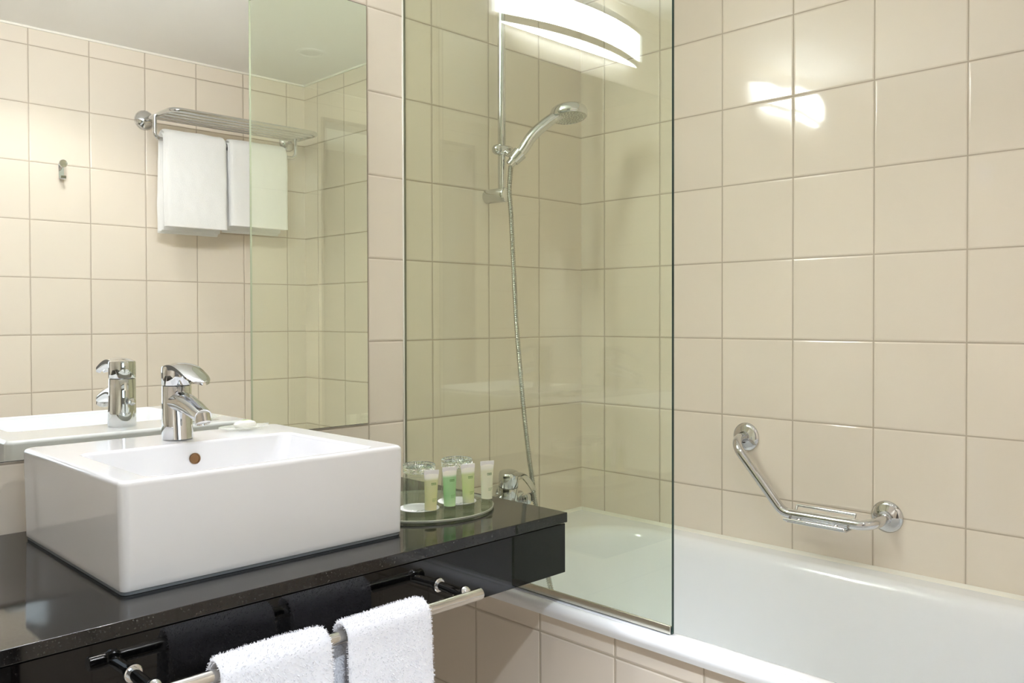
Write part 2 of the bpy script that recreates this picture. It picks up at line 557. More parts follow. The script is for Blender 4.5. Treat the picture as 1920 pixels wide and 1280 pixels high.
# recessed ceiling spot (source of the second set of shadows)
t = thing('ceiling_spot', 'small round recessed spotlight in the bathroom ceiling', 'light', (-1.12, -1.16, ZC))
bm = B(); lathe(bm, [(0.042, -0.001), (0.052, -0.001), (0.052, -0.006), (0.042, -0.008), (0.042, -0.001)], 40, Matrix.Translation((-1.12, -1.16, ZC)))
obj('trim_ring', bm, M_CEIL, t)
bm = B(); lathe(bm, [(0, -0.003), (0.041, -0.003), (0.041, -0.001), (0, -0.001)], 40, Matrix.Translation((-1.12, -1.16, ZC)))
obj('lens', bm, M_SPOT, t)
t = thing('corridor_lamp', 'round flush ceiling lamp in the corridor outside the door', 'light', (-1.95, -1.95, 2.37))
bm = B(); lathe(bm, [(0.10, 0), (0.105, 0), (0.105, -0.010), (0.09, -0.012), (0.09, 0)], 40, Matrix.Translation((-1.95, -1.95, 2.37)))
obj('trim_ring', bm, M_CHROME2, t)
bm = B(); lathe(bm, [(0, -0.006), (0.089, -0.006), (0.089, -0.002), (0, -0.002)], 40, Matrix.Translation((-1.95, -1.95, 2.37)))
obj('lens', bm, M_HLAMP, t)

# ================================================================== VANITY COUNTER
CZ = Z0 - 0.3257
CX1 = -0.7392
t = thing('vanity_counter', 'glossy black granite vanity counter under the washbasin', 'counter', (-1.5, -0.3, CZ - 0.119))
bm = B(); add_box(bm, (XW, -0.5957, CZ - 0.0195), (CX1, 0, CZ), 0.0012, 2)
obj('countertop', bm, M_GRAN, t, ang=180, wn=True)
bm = B(); add_box(bm, (XW, -0.590, CZ - 0.119), (CX1, -0.570, CZ - 0.0225), 0.0008, 1)
obj('front_panel', bm, M_GRANP, t, ang=180, wn=True)
bm = B(); add_box(bm, (CX1 - 0.02, -0.5698, CZ - 0.119), (CX1, 0, CZ - 0.0225), 0.0008, 1)
obj('side_panel', bm, M_GRANP, t, ang=180, wn=True)
bm = B(); add_box(bm, (XW, -0.57, CZ - 0.0225), (CX1 - 0.006, 0, CZ - 0.0195))
obj('joint_strip', bm, M_DARK, t)

# ================================================================== WASHBASIN
SX0, SX1, SY0, SY1 = -1.5545, -1.0695, -0.5045, -0.055
SZ = Z0 - 0.1675
SB = CZ + 0.004
t = thing('washbasin', 'white rectangular ceramic washbasin sitting on the black counter', 'washbasin', (-1.312, -0.28, CZ))
bm = B()
def srr(dx, dy0, dy1, r, z, x0=SX0, x1=SX1, y0=SY0, y1=SY1):
    return rrect(x0 + dx, x1 - dx, y0 + dy0, y1 - dy1, r, z, 8)
e = 0.0075
loops = [srr(0.006, 0.006, 0.006, 0.008, SB), srr(0.0025, 0.0025, 0.0025, 0.010, SB + 0.002), srr(0.002, 0.002, 0.002, 0.012, SB + 0.01), srr(0.0, 0, 0, 0.013, SZ - 0.03)]
for k in range(0, 7):
    a = PI / 2 * k / 6
    d = e * (1 - math.cos(a))
    loops.append(srr(d, d, d, 0.013, SZ - e + e * math.sin(a)))
# flat ledge then bowl
IX0, IX1, IY0, IY1 = -1.508, -1.126, -0.4885, -0.203
e2 = 0.006
for k in range(0, 7):
    a = PI / 2 * k / 6
    d = -e2 * (1 - math.sin(a))
    loops.append(rrect(IX0 + d, IX1 - d, IY0 + d * 0.6, IY1 - d, 0.02, SZ - e2 * (1 - math.cos(a)), 8))
loops.append(rrect(IX0 + 0.012, IX1 - 0.022, IY0 + 0.012, IY1 - 0.008, 0.03, SZ - 0.05, 8))
loops.append(rrect(IX0 + 0.025, IX1 - 0.035, IY0 + 0.025, IY1 - 0.015, 0.04, SZ - 0.085, 8))
loops.append(rrect(IX0 + 0.05, IX1 - 0.06, IY0 + 0.05, IY1 - 0.035, 0.05, SZ - 0.105, 8))
loops.append(rrect(IX0 + 0.11, IX1 - 0.11, IY0 + 0.10, IY1 - 0.09, 0.05, SZ - 0.112, 8))
loft(bm, loops, True, True, True)
basin = obj('bowl', bm, M_CERAM, t, ang=75, wn=True)
bm = B(); loft(bm, [srr(0.004, 0.004, 0.004, 0.01, CZ + 0.0005), srr(0.004, 0.004, 0.004, 0.01, CZ + 0.0045)], True, True, True)
obj('base_line', bm, M_GREYBASE, t)  # thin dark grey strip between basin and counter
bm = B()
MO = align((-1.3155, IY1 - 0.0068, Z0 - 0.1965), (0, -1, 0.12))
lathe(bm, [(0, 0.0004), (0.0072, 0.0004), (0.0078, 0.0018), (0.0094, 0.002), (0.0100, 0.0008), (0.0100, -0.002)], 32, MO)
obj('overflow_ring', bm, M_RUST, t)
bm = B(); lathe(bm, [(0, 0.004), (0.018, 0.0035), (0.023, 0.001), (0.024, -0.002)], 32, Matrix.Translation((-1.317, -0.345, SZ - 0.112)))
obj('waste_plug', bm, M_CHROME, t)
bm = B()
for k in range(5):
    add_box(bm, (-1.142 + k * 0.0034, -0.102 + 0.0006 * (k % 2), SZ), (-1.1395 + k * 0.0034, -0.0985 + 0.0008 * (k % 3), SZ + 0.0003))
obj('maker_mark', bm, M_INKB, t)

# ================================================================== BASIN TAP
TX, TY = -1.3175, -0.138
t = thing('basin_tap', 'chrome single-lever mixer tap on the washbasin ledge', 'tap', (TX, TY, SZ))
bm = B()
loops = []
for z, ra, rb, off in ((0, 0.0262, 0.0285, -0.002), (0.002, 0.0275, 0.0300, -0.003), (0.03, 0.0270, 0.0285, -0.0015), (0.06, 0.0262, 0.0268, 0), (0.0985, 0.0262, 0.0262, 0), (0.0995, 0.0252, 0.0252, 0)):
    loops.append([Vector((TX + ra * math.cos(2 * PI * k / 48), TY + off + rb * math.sin(2 * PI * k / 48), SZ + z)) for k in range(48)])
loft(bm, loops, True, True, True)
obj('body', bm, M_CHROME, t, ang=50)
bm = B()
sp = catmull([(TX, TY - 0.004, SZ + 0.070), (TX, TY - 0.035, SZ + 0.0700), (TX, TY - 0.070, SZ + 0.0625), (TX, TY - 0.098, SZ + 0.0540), (TX, TY - 0.110, SZ + 0.0505)], 6)
sweep(bm, sp, 0, 28, True, lambda s: 0.0245 - 0.009 * s ** 0.8, (0.82, 1.0, (0, 0, 1)))
obj('spout', bm, M_CHROME, t, ang=50)
bm = B()
MA = align((TX, TY - 0.107, SZ + 0.047), (0, -0.42, -1))
lathe(bm, [(0, -0.006), (0.0140, -0.006), (0.0140, 0.009), (0.0125, 0.0105), (0.0115, 0.0105), (0.0110, 0.0085), (0, 0.0085)], 32, MA)
obj('aerator', bm, M_CHROME2, t)
# lever cap: cylinder whose top sweeps forward into a curved blade
bm = B()
lathe(bm, [(0.0255, 0.1005), (0.0265, 0.1015), (0.0265, 0.132), (0.0255, 0.1355), (0.020, 0.1375), (0, 0.138)], 48, Matrix.Translation((TX, TY, SZ)))
lv = obj('lever_cap', bm, M_CHROME, t, ang=50)
bm = B()
loops = []
NB = 18
for k in range(NB + 1):
    s = k / NB
    y = TY + 0.008 - 0.124 * s
    zt = SZ + 0.1385 + 0.010 * math.sin(PI * min(s * 1.15, 1)) * (1 - s) - 0.026 * s ** 2.0
    wd = 0.024 * (1 - 0.12 * s) * (math.sqrt(max(1 - ((s - 0.72) / 0.285) ** 2, 0.0)) if s > 0.72 else 1)
    wd = max(wd, 0.003)
    th = 0.0085 * (1 - s) + 0.0028
    ring = []
    for q in range(9):
        xx = -1 + 2 * q / 8
        ring.append(Vector((TX + wd * xx, y, zt - 0.004 * xx * xx)))
    for q in range(8, -1, -1):
        xx = -1 + 2 * q / 8
        ring.append(Vector((TX + wd * 0.96 * xx, y, zt - 0.004 * xx * xx - th)))
    loops.append(ring)
loft(bm, loops, True, True, True)
obj('lever', bm, M_CHROME, t, ang=60)
bm = B()
MK = align((TX + 0.004, TY + 0.024, SZ + 0.052), (0, 1, 0.1))
lathe(bm, [(0.0035, 0), (0.0035, 0.010), (0.0065, 0.011), (0.0082, 0.016), (0.0065, 0.021), (0, 0.023)], 24, MK)
obj('waste_knob', bm, M_CHROME, t)

# ================================================================== SOAP DISH + SOAP
DXc, DYc = -1.1695, -0.112
bm = B()
M0 = Matrix.Translation((DXc, DYc, SZ)) @ Matrix.Diagonal((1.45, 0.85, 1, 1))
lathe(bm, [(0, 0.0005), (0.022, 0.0005), (0.034, 0.005), (0.037, 0.0075), (0.036, 0.0085), (0.033, 0.0065), (0.022, 0.003), (0, 0.003)], 48, M0)
o = obj('soap_dish', bm, M_DISH, origin=(DXc, DYc, SZ))
tag(o, 'clear oval soap dish on the washbasin ledge right of the tap', 'soap dish')
t = thing('soap_bar', 'small round white soap lying in the clear dish on the washbasin', 'soap', (DXc, DYc, SZ + 0.003))
bm = B()
M1 = Matrix.Translation((DXc + 0.002, DYc, SZ + 0.0035)) @ Matrix.Diagonal((1.15, 0.8, 1, 1))
lathe(bm, [(0, 0), (0.014, 0.0), (0.0195, 0.004), (0.0205, 0.008), (0.018, 0.0125), (0.010, 0.0155), (0, 0.016)], 40, M1)
obj('soap', bm, M_SOAP, t)
bm = B()
lathe(bm, [(0.006, 0.0158), (0.0155, 0.0141), (0.0155, 0.0147), (0.006, 0.0164)], 24, Matrix.Translation((DXc + 0.004, DYc + 0.003, SZ + 0.0035)) @ Matrix.Diagonal((0.9, 0.5, 1, 1)))
obj('leaf_print', bm, M_LEAF, t)

# ================================================================== TRAY, TUMBLERS, TUBES
TRX, TRY, TRR = -0.9135, -0.362, 0.143
t = thing('glass_tray', 'round clear glass tray on the right end of the black counter', 'tray', (TRX, TRY, CZ))
bm = B(); lathe(bm, [(0, 0.0025), (TRR - 0.001, 0.0025), (TRR - 0.001, 0.0072), (0, 0.0072)], 96, Matrix.Translation((TRX, TRY, CZ)))
obj('disc', bm, M_TRAY, t)
bm = B(); lathe(bm, [(TRR - 0.0012, 0.0024), (TRR, 0.003), (TRR + 0.0004, 0.005), (TRR, 0.0068), (TRR - 0.0012, 0.0074), (TRR - 0.0012, 0.0024)], 96, Matrix.Translation((TRX, TRY, CZ)))
obj('polished_edge', bm, M_TRAYEDGE, t)
bm = B()
for k in range(3):
    a = 2 * PI * k / 3 + 0.3
    bm = B(); lathe(bm, [(0, 0), (0.006, 0), (0.006, 0.0026), (0, 0.0026)], 16, Matrix.Translation((TRX + 0.1 * math.cos(a), TRY + 0.1 * math.sin(a), CZ)))
    obj('foot', bm, M_CLEARCAP, t)
TZ = CZ + 0.0074

def coaster(x, y):
    c = thing('paper_coaster', '', 'coaster', (x, y, TZ), 'printed paper covers under the tumblers')
    bm = B(); lathe(bm, [(0, 0.0), (0.0395, 0.0), (0.0395, 0.0007), (0, 0.0007)], 48, Matrix.Translation((x, y, TZ)))
    obj('paper', bm, M_PAPER, c)
    bm = B()
    R = Matrix.Rotation(-0.2, 4, 'Z')
    for row, n in ((0, 9), (1, 12)):
        for k in range(n):
            px = -0.021 + k * 0.0036 + (0.004 if row == 0 else 0)
            py = -0.0315 + row * -0.0 + (0.0045 if row == 0 else 0) + 0.0006 * math.sin(k * 2.1)
            sub = bmesh.new(); add_box(sub, (px, py, 0.0007), (px + 0.0021, py + 0.0016 + 0.001 * (k % 3 == 0), 0.0010))
            for v in sub.verts:
                v.co = Vector((x, y, TZ)) + R @ v.co
            me = bpy.data.meshes.new('tmp'); sub.to_mesh(me); sub.free(); bm.from_mesh(me); bpy.data.meshes.remove(me)
    obj('print', bm, M_INK, c)
    return c
c1 = coaster(-0.9394, -0.3828)
c1['label'] = 'white printed paper cover under the tumbler half hidden by the washbasin'
c2 = copy_tree(c1, (-0.8447, -0.3878, TZ), 'white printed paper cover under the tumbler behind the middle tubes')

def tumbler(x, y):
    z = TZ + 0.001
    g = thing('glass_tumbler', '', 'glass', (x, y, z), 'upturned tumblers on the tray')
    MM = Matrix.Translation((x, y, z))
    def flute(k, r, zz):
        return 1 + ((0.03 if k % 4 < 2 else -0.01) if 0.028 < zz < 0.066 and r > 0.02 else 0)
    bm = B()
    lathe(bm, [(0.0305, 0.0), (0.0315, 0.0008), (0.0312, 0.030), (0.0310, 0.042), (0.0308, 0.064), (0.0300, 0.067), (0.0298, 0.069),
               (0, 0.069), ], 120, MM, flute)
    # inner cavity
    lathe(bm, [(0.0305, 0.0), (0.0293, 0.0012), (0.0290, 0.040), (0.0284, 0.058), (0.024, 0.0605), (0, 0.061)], 120, MM)
    bmesh.ops.remove_doubles(bm, verts=bm.verts, dist=1e-5)
    gb = obj('glass_wall', bm, M_TUMB, g, ang=30)
    # heavy cut foot, uppermost
    bm = B()
    def cut(k, r, zz):
        return 1 + (0.035 if k % 2 else -0.01) * (1 if r > 0.02 else 0)
    lathe(bm, [(0, 0.0692), (0.0285, 0.0692), (0.0312, 0.0715), (0.0300, 0.0745), (0.0312, 0.0775), (0.0300, 0.0805), (0.0312, 0.084), (0.0290, 0.0865), (0.0255, 0.0855), (0.023, 0.080), (0, 0.079)], 88, MM, cut)
    obj('cut_foot', bm, M_TFOOT, g, ang=15)
    return g
g1 = tumbler(-0.9394, -0.3828)
g1['label'] = 'upturned cut-glass tumbler half hidden behind the washbasin corner'
g2 = copy_tree(g1, (-0.8447, -0.3878, TZ + 0.001), 'upturned cut-glass tumbler standing fully in view behind the middle tubes')

def liquid(name, top, mid, low, rough=0.25):
    mt, N, L, b = mat(name)
    tc = N.new('ShaderNodeTexCoord')
    sp = N.new('ShaderNodeSeparateXYZ'); L.new(tc.outputs['Generated'], sp.inputs[0])
    cr = N.new('ShaderNodeValToRGB')
    cr.color_ramp.elements[0].position = 0.0; cr.color_ramp.elements[0].color = (*low, 1)
    cr.color_ramp.elements[1].position = 1.0; cr.color_ramp.elements[1].color = (0.9, 0.9, 0.84, 1)
    e1 = cr.color_ramp.elements.new(0.30); e1.color = (*mid, 1)
    e2 = cr.color_ramp.elements.new(0.80); e2.color = (*top, 1)
    e3 = cr.color_ramp.elements.new(0.88); e3.color = (0.85, 0.87, 0.78, 1)
    L.new(sp.outputs[2], cr.inputs[0]); L.new(cr.outputs[0], b.inputs['Base Color'])
    b.inputs['Roughness'].default_value = rough
    b.inputs['Subsurface Weight'].default_value = 0.35
    b.inputs['Subsurface Radius'].default_value = (0.01, 0.01, 0.006)
    return mt

def tube_thing(x, y, rot, lean, mt, label, ink):
    g = thing('toiletry_tube', label, 'toiletry tube', (x, y, TZ), 'small toiletry tubes standing on the tray')
    MM = Matrix.Translation((x, y, TZ)) @ Matrix.Rotation(rot, 4, 'Z') @ Matrix.Rotation(lean, 4, 'Y')
    bm = B(); lathe(bm, [(0, 0), (0.0108, 0), (0.0114, 0.0006), (0.0114, 0.0115), (0.0108, 0.0120), (0, 0.0120)], 36, MM)
    obj('cap', bm, M_CLEARCAP, g)
    bm = B(); loops = []
    H = 0.068
    for k in range(13):
        s = k / 12
        a = 0.0112 + (0.0152 - 0.0112) * s ** 1.1
        b_ = 0.0112 * (1 - s) ** 0.75 + 0.0007
        loops.append([MM @ Vector((a * math.cos(2 * PI * q / 36), b_ * math.sin(2 * PI * q / 36), 0.0122 + H * s)) for q in range(36)])
    loft(bm, loops, True, True, True)
    obj('body', bm, mt, g, ang=70)
    bm = B()
    sub = bmesh.new(); add_box(sub, (-0.0153, -0.0008, 0.0780), (0.0153, 0.0008, 0.0868), 0.0003, 1)
    add_box(sub, (-0.0006, -0.0011, 0.0825), (0.0006, 0.0011, 0.0868))
    for v in sub.verts:
        v.co = MM @ v.co
    me = bpy.data.meshes.new('tmp'); sub.to_mesh(me); sub.free(); bm.from_mesh(me); bpy.data.meshes.remove(me)
    obj('crimped_seal', bm, M_PAPER, g)
    bm = B()
    def mark(x0, x1, z0, z1):
        # small patch hugging the front of the tube
        n = 5; lo = []; hi = []
        for q in range(n + 1):
            xx = x0 + (x1 - x0) * q / n
            row = []
            for zz in (z0, z1):
                s = (zz - 0.0122) / H
                a = 0.0112 + (0.0152 - 0.0112) * s ** 1.1
                b_ = 0.0112 * (1 - s) ** 0.75 + 0.0007
                yy = -b_ * math.sqrt(max(1 - (xx / a) ** 2, 0)) - 0.00025
                row.append(MM @ Vector((xx, yy, zz)))
            lo.append(row[0]); hi.append(row[1])
        loft(bm, [lo, hi], False)
    # emblem made of small letter-like strokes, then two lines of small print
    for k in range(4):
        x0 = -0.002 + k * 0.0027
        mark(x0, x0 + 0.0021, 0.0618, 0.0632); mark(x0, x0 + 0.0006, 0.0590, 0.0632); mark(x0 + 0.0003, x0 + 0.0021, 0.0590, 0.0600)
        if k % 2:
            mark(x0 + 0.0016, x0 + 0.0021, 0.0590, 0.0632)
    obj('emblem', bm, ink, g)
    bm = B()
    for row in range(3):
        for k in range(6 - row):
            x0 = -0.0012 + k * 0.0017
            mark(x0, x0 + 0.0012, 0.0330 - row * 0.0022, 0.0338 - row * 0.0022)
    obj('print', bm, ink, g)
    return g
rot = math.radians(-16)
tube_thing(-0.9681, -0.4525, rot, 0.03, liquid('yellow_green_shampoo', (0.60, 0.64, 0.36), (0.66, 0.69, 0.36), (0.78, 0.74, 0.44)),
           'yellow-green toiletry tube on the tray nearest the washbasin', M_INKG)
tube_thing(-0.9193, -0.4515, rot, 0.0, liquid('green_gel', (0.38, 0.63, 0.33), (0.34, 0.63, 0.29), (0.58, 0.80, 0.48)),
           'bright green toiletry tube, second from the washbasin', M_INKG)
tube_thing(-0.8714, -0.4530, rot, -0.02, liquid('lime_conditioner', (0.58, 0.68, 0.36), (0.60, 0.72, 0.32), (0.70, 0.74, 0.48)),
           'pale lime toiletry tube, third from the washbasin', M_INKG)
tube_thing(-0.8231, -0.4530, rot, 0.02, liquid('cream_lotion', (0.78, 0.80, 0.60), (0.80, 0.83, 0.62), (0.80, 0.83, 0.66)),
           'creamy white toiletry tube at the right edge of the tray', M_INKG)

# ================================================================== TOWEL RAIL ON THE COUNTER FRONT
RY, RZ = -0.668, Z0 - 0.4005
t = thing('towel_rail', 'chrome towel rail fixed to the black front panel of the counter', 'towel rail', (-1.32, -0.59, RZ))
bm = B()
lathe(bm, [(0, 0), (0.0085, 0), (0.0098, 0.0012), (0.0098, 0.562), (0.0085, 0.5635), (0, 0.5635)], 32, align((-1.601, RY, RZ), (1, 0, 0)))
obj('bar', bm, M_CHROME2, t)
for px in (-1.064, -1.572):
    bm = B(); sweep(bm, [(px, -0.5905, RZ + 0.003), (px, RY + 0.006, RZ)], 0.0078, 24)
    ps = obj('post', bm, M_CHROME, t)
    bm = B(); lathe(bm, [(0, 0), (0.0118, 0), (0.0118, 0.003), (0.0105, 0.0042), (0, 0.0042)], 32, align((px, -0.5902, RZ + 0.003), (0, -1, 0)))
    obj('rosette', bm, M_CHROME, ps)
    bm = B(); bmesh.ops.create_uvsphere(bm, u_segments=20, v_segments=12, radius=0.0102, matrix=Matrix.Translation((px, RY + 0.010, RZ + 0.006)))
    obj('clamp_screw', bm, M_CHROME, ps)

def fbm(p, s):
    return noise.noise(Vector(p) * s)

def drape(bm, x0, x1, y, z, rb, lf, lb, th, nx=60, amp=0.003, flare=0.012, seed=0.0, edge=0.012, kf=0.0, kb=0.0):
    """closed towel sheet hung over a bar at (y, z); front faces -y; kf/kb: extra standoff of front and back sheets"""
    path = []                                  # centre line: front bottom -> over bar -> back bottom
    rr = rb + th / 2
    nf, na, nb = 26, 14, 22
    for k in range(nf):
        s = 1 - k / nf
        path.append((y - rr - flare * s - kf, z - lf * s, -1.0, 0.0))
    for k in range(na + 1):
        a = PI - PI * k / na
        path.append((y + (rr + (kf if a > PI / 2 else kb) * abs(math.cos(a))) * math.cos(a), z + rr * math.sin(a), math.cos(a), math.sin(a)))
    for k in range(1, nb + 1):
        s = k / nb
        path.append((y + rr + flare * 0.4 * s + kb, z - lb * s, 1.0, 0.0))
    rows = []
    for side in (1, -1):
        seq = path if side == 1 else list(reversed(path))
        for (py, pz, ny, nz) in seq:
            row = []
            for i in range(nx + 1):
                u = i / nx
                x = x0 + (x1 - x0) * u
                tp = th / 2 * min(1.0, math.sqrt(max(1e-4, 1 - max(0, 1 - min(u, 1 - u) * (x1 - x0) / edge) ** 2)))
                d = tp * side + amp * fbm((x + seed, py * 0.7, pz), 14) + amp * 0.5 * fbm((x, py, pz + seed), 40)
                row.append(Vector((x + amp * 1.2 * fbm((seed, py, pz), 11) * (2 * u - 1), py + ny * d, pz + nz * d)))
            rows.append(row)
    n = len(rows)
    V = [[bm.verts.new(p) for p in r] for r in rows]
    for a in range(n):
        b_ = (a + 1) % n
        for i in range(nx):
            bm.faces.new((V[a][i], V[a][i + 1], V[b_][i + 1], V[b_][i]))
    half = n // 2
    for a in range(half - 1):                   # close the two sides
        for i, fl in ((0, False), (nx, True)):
            q = (V[a][i], V[a + 1][i], V[n - 2 - a][i], V[n - 1 - a][i])
            bm.faces.new(tuple(reversed(q)) if fl else q)

def pile(bm, count, ln, seed, y=0, z=0, keep=0.0165):
    """short terry loops standing on the cloth surface"""
    rnd = random.Random(seed)
    bm.normal_update()
    faces = [f for f in bm.faces if f.calc_area() > 1e-7 and math.hypot(f.calc_center_median().y - y, f.calc_center_median().z - z) > keep]
    import bisect
    acc, tot = [], 0
    for f in faces:
        tot += f.calc_area(); acc.append(tot)
    items = []
    for _ in range(count):
        f = faces[min(bisect.bisect(acc, rnd.random() * tot), len(faces) - 1)]
        vs = [v.co for v in f.verts]
        a, b_ = rnd.random(), rnd.random()
        p = (vs[0] * (1 - a) + vs[1] * a) * (1 - b_) + (vs[-1] * (1 - a) + vs[2 % len(vs)] * a) * b_
        items.append((p, f.normal.copy()))
    for p, nrm in items:
        tdir = Vector((rnd.uniform(-1, 1), rnd.uniform(-1, 1), rnd.uniform(-1, 1)))
        d = (nrm + 0.75 * tdir).normalized() * ln * rnd.uniform(0.6, 1.25)
        s = tdir.cross(d).normalized() * 0.00045
        v = [bm.verts.new(p - s), bm.verts.new(p + s), bm.verts.new(p + d + s * 0.7), bm.verts.new(p + d - s * 0.7)]
        bm.faces.new(v)

bm = B(); drape(bm, -1.500, -1.338, RY, RZ, 0.0132, 0.30, 0.26, 0.011, 56, 0.0025, 0.010, 1.3)
bmesh.ops.recalc_face_normals(bm, faces=bm.faces); pile(bm, 26000, 0.0032, 1, RY, RZ)
o = obj('hand_towel', bm, M_TOWEL, origin=(-1.419, RY, RZ))
tag(o, 'white terry hand towel on the counter rail, left one below the washbasin', 'towel', 'hand towels on the counter rail')
bm = B(); drape(bm, -1.312, -1.160, RY, RZ, 0.0132, 0.30, 0.27, 0.011, 56, 0.0025, 0.016, 7.7)
bmesh.ops.recalc_face_normals(bm, faces=bm.faces); pile(bm, 26000, 0.0028, 2, RY, RZ)
o = obj('hand_towel', bm, M_TOWEL, origin=(-1.236, RY, RZ))
tag(o, 'white terry hand towel on the counter rail, nearer its free right end', 'towel', 'hand towels on the counter rail')

# ================================================================== BATHTUB
RIM = Z0 - 0.531
t = thing('bathtub', 'white enamelled bathtub set along the right tiled wall', 'bathtub', (-0.35, -0.8, RIM - 0.45))
BX0, BX1, BY0, BY1 = -0.709, -0.0012, YB + 0.0012, -0.0012
bm = B(); loops = []
N8 = 12
loops.append(rrect(BX0 + 0.022, BX1, BY0, BY1, 0.002, RIM - 0.030, N8))
loops.append(rrect(BX0 + 0.004, BX1, BY0, BY1, 0.002, RIM - 0.029, N8))
for k in range(9):                                # rolled outer lip on the near side only
    a = PI * 0.94 * k / 8 - 0.45
    rr = 0.0145
    loops.append(rrect(BX0 + rr - rr * math.cos(a), BX1, BY0, BY1, 0.002, RIM - rr + rr * math.sin(a), N8))
loops.append(rrect(-0.680, -0.001, BY0 + 0.001, -0.002, 0.004, RIM, N8))
OX0, OX1, OY0, OY1 = -0.659, -0.064, YB + 0.085, -0.135
prof = [(-0.012, 0.0005), (-0.004, -0.0008), (0.004, -0.004), (0.011, -0.011), (0.017, -0.022), (0.022, -0.045), (0.034, -0.13), (0.05, -0.25), (0.075, -0.345), (0.11, -0.385), (0.16, -0.40), (0.22, -0.405)]
for d, dz in prof:
    f = 1 + max(0, d) * 0.6
    loops.append(rrect(OX0 + d, OX1 - d, OY0 + d * 1.3, OY1 - d * 1.1, 0.19 - d * 0.25, RIM + dz, N8))
loft(bm, loops, True, False, True)
obj('shell', bm, M_ENAMEL, t, ang=60)
bm = B()
def quarter(p0, p1, nrm, s=0.009):
    """concave bead between rim and wall along p0-p1; nrm points off the wall"""
    p0, p1, nrm = Vector(p0), Vector(p1), Vector(nrm)
    sec = [(0, 0), (s, 0), (s * 0.45, s * 0.4), (0, s * 1.1)]
    loft(bm, [[q + nrm * a + Vector((0, 0, b_)) for a, b_ in sec] for q in (p0, p1)], True, True, True)
quarter((-0.0006, -0.0006, RIM), (-0.0006, YB + 0.0006, RIM), (-1, 0, 0), 0.0075)
quarter((-0.665, -0.0006, RIM), (-0.0006, -0.0006, RIM), (0, -1, 0), 0.0075)
obj('sealant', bm, M_TRIM, t)

# ================================================================== GLASS SCREEN
GL, GT = -0.7995, Z0 + 1.056
t = thing('glass_bath_screen', 'fixed green-tinted glass screen standing on the bathtub rim', 'shower screen', (XG, -0.4, RIM))
bm = B(); add_box(bm, (XG - 0.003, GL + 0.0006, RIM + 0.012), (XG + 0.003, -0.0026, GT))
obj('pane', bm, M_SCREEN, t, smooth=False)
bm = B()
add_box(bm, (XG - 0.0031, GL, RIM + 0.002), (XG + 0.0031, GL + 0.0007, GT + 0.0004))
add_box(bm, (XG - 0.0031, GL, GT - 0.0002), (XG + 0.0031, -0.0026, GT + 0.0006))
pe = obj('polished_edge', bm, [M_EDGE, M_EDGEIN], t, smooth=False)
for f in pe.data.polygons:                         # pale colour stands in for light scattered inside the cut edge
    if f.normal.y > 0.9:
        f.material_index = 1
bm = B(); add_box(bm, (XG - 0.0065, GL + 0.002, RIM + 0.0015), (XG - 0.0032, -0.004, RIM + 0.017), 0.001, 1)
add_box(bm, (XG + 0.0032, GL + 0.002, RIM + 0.0015), (XG + 0.0065, -0.004, RIM + 0.014), 0.001, 1)
obj('bottom_channel', bm, M_STEEL, t, ang=180, wn=True)
bm = B(); add_box(bm, (XG - 0.0058, GL + 0.004, RIM + 0.0007), (XG + 0.0058, -0.004, RIM + 0.0015))
add_box(bm, (XG - 0.0033, GL + 0.002, RIM + 0.0012), (XG + 0.0033, -0.004, RIM + 0.0125))
obj('bottom_seal', bm, M_DARK, t)
bm = B(); add_box(bm, (XG - 0.0030, -0.0024, RIM + 0.001), (XG + 0.0030, -0.0004, GT), 0.0005, 1)
obj('wall_seal', bm, M_WSEAL, t)
bm = B(); add_box(bm, (XG - 0.0080, -0.0026, RIM + 0.001), (XG - 0.0032, -0.0004, GT), 0.001, 1)
obj('silicone_bead', bm, M_TRIM, t)

# ================================================================== SHOWER RAIL, HANDSET, HOSE
SRX, SRY = -0.3915, -0.055
t = thing('shower_rail', 'vertical chrome shower rail on the tiled wall behind the glass screen', 'shower rail', P(SRX, 0, 0.38))
bm = B(); sweep(bm, [P(SRX, SRY, 0.372), P(SRX, SRY, 1.02)], 0.0105, 28)
obj('pole', bm, M_CHROME, t)
for bz in (0.386, 1.005):
    bm = B()
    # round bracket standing off the wall, its flat face towards the room
    lathe(bm, [(0, 0), (0.0185, 0.0), (0.0195, 0.002), (0.0195, 0.071), (0.0185, 0.0725), (0.0165, 0.073), (0.016, 0.072), (0, 0.072)], 40, align(P(SRX - 0.003, -0.0005, bz), (0.04, -1, 0)))
    obj('wall_bracket', bm, M_CHROME, t, ang=50)
sl = B()
lathe(sl, [(0, -0.030), (0.006, -0.0295), (0.011, -0.026), (0.0138, -0.019), (0.0142, -0.012), (0.0128, -0.0105), (0.0138, -0.009), (0.0142, 0.020), (0.012, 0.030), (0.008, 0.034), (0, 0.035)], 30, align(P(SRX - 0.001, SRY - 0.003, 0.5055), (1, -0.12, 0)))
sld = obj('slider', sl, M_CHROME, t, ang=50)
HB = P(-0.3895, -0.092, 0.470)                    # lower end of the handset
HD = Vector((0.42, -0.36, 0.62)).normalized()     # handle direction at the holder
bm = B(); sweep(bm, [P(SRX + 0.004, SRY - 0.008, 0.504), HB + HD * 0.020 + (P(SRX, SRY, 0.5) - HB - HD * 0.02).normalized() * 0.0245], 0.0088, 20)
lathe(bm, [(0.0140, -0.016), (0.0158, -0.016), (0.0198, 0.013), (0.0172, 0.013), (0.0140, -0.016)], 28, align(HB + HD * 0.020, HD))
obj('handset_holder', bm, M_CHROME, sld, ang=50)
t = thing('shower_handset', 'chrome hand shower resting in the slider of the shower rail', 'hand shower', HB)
HC = P(-0.2615, -0.180, 0.606)
bm = B()
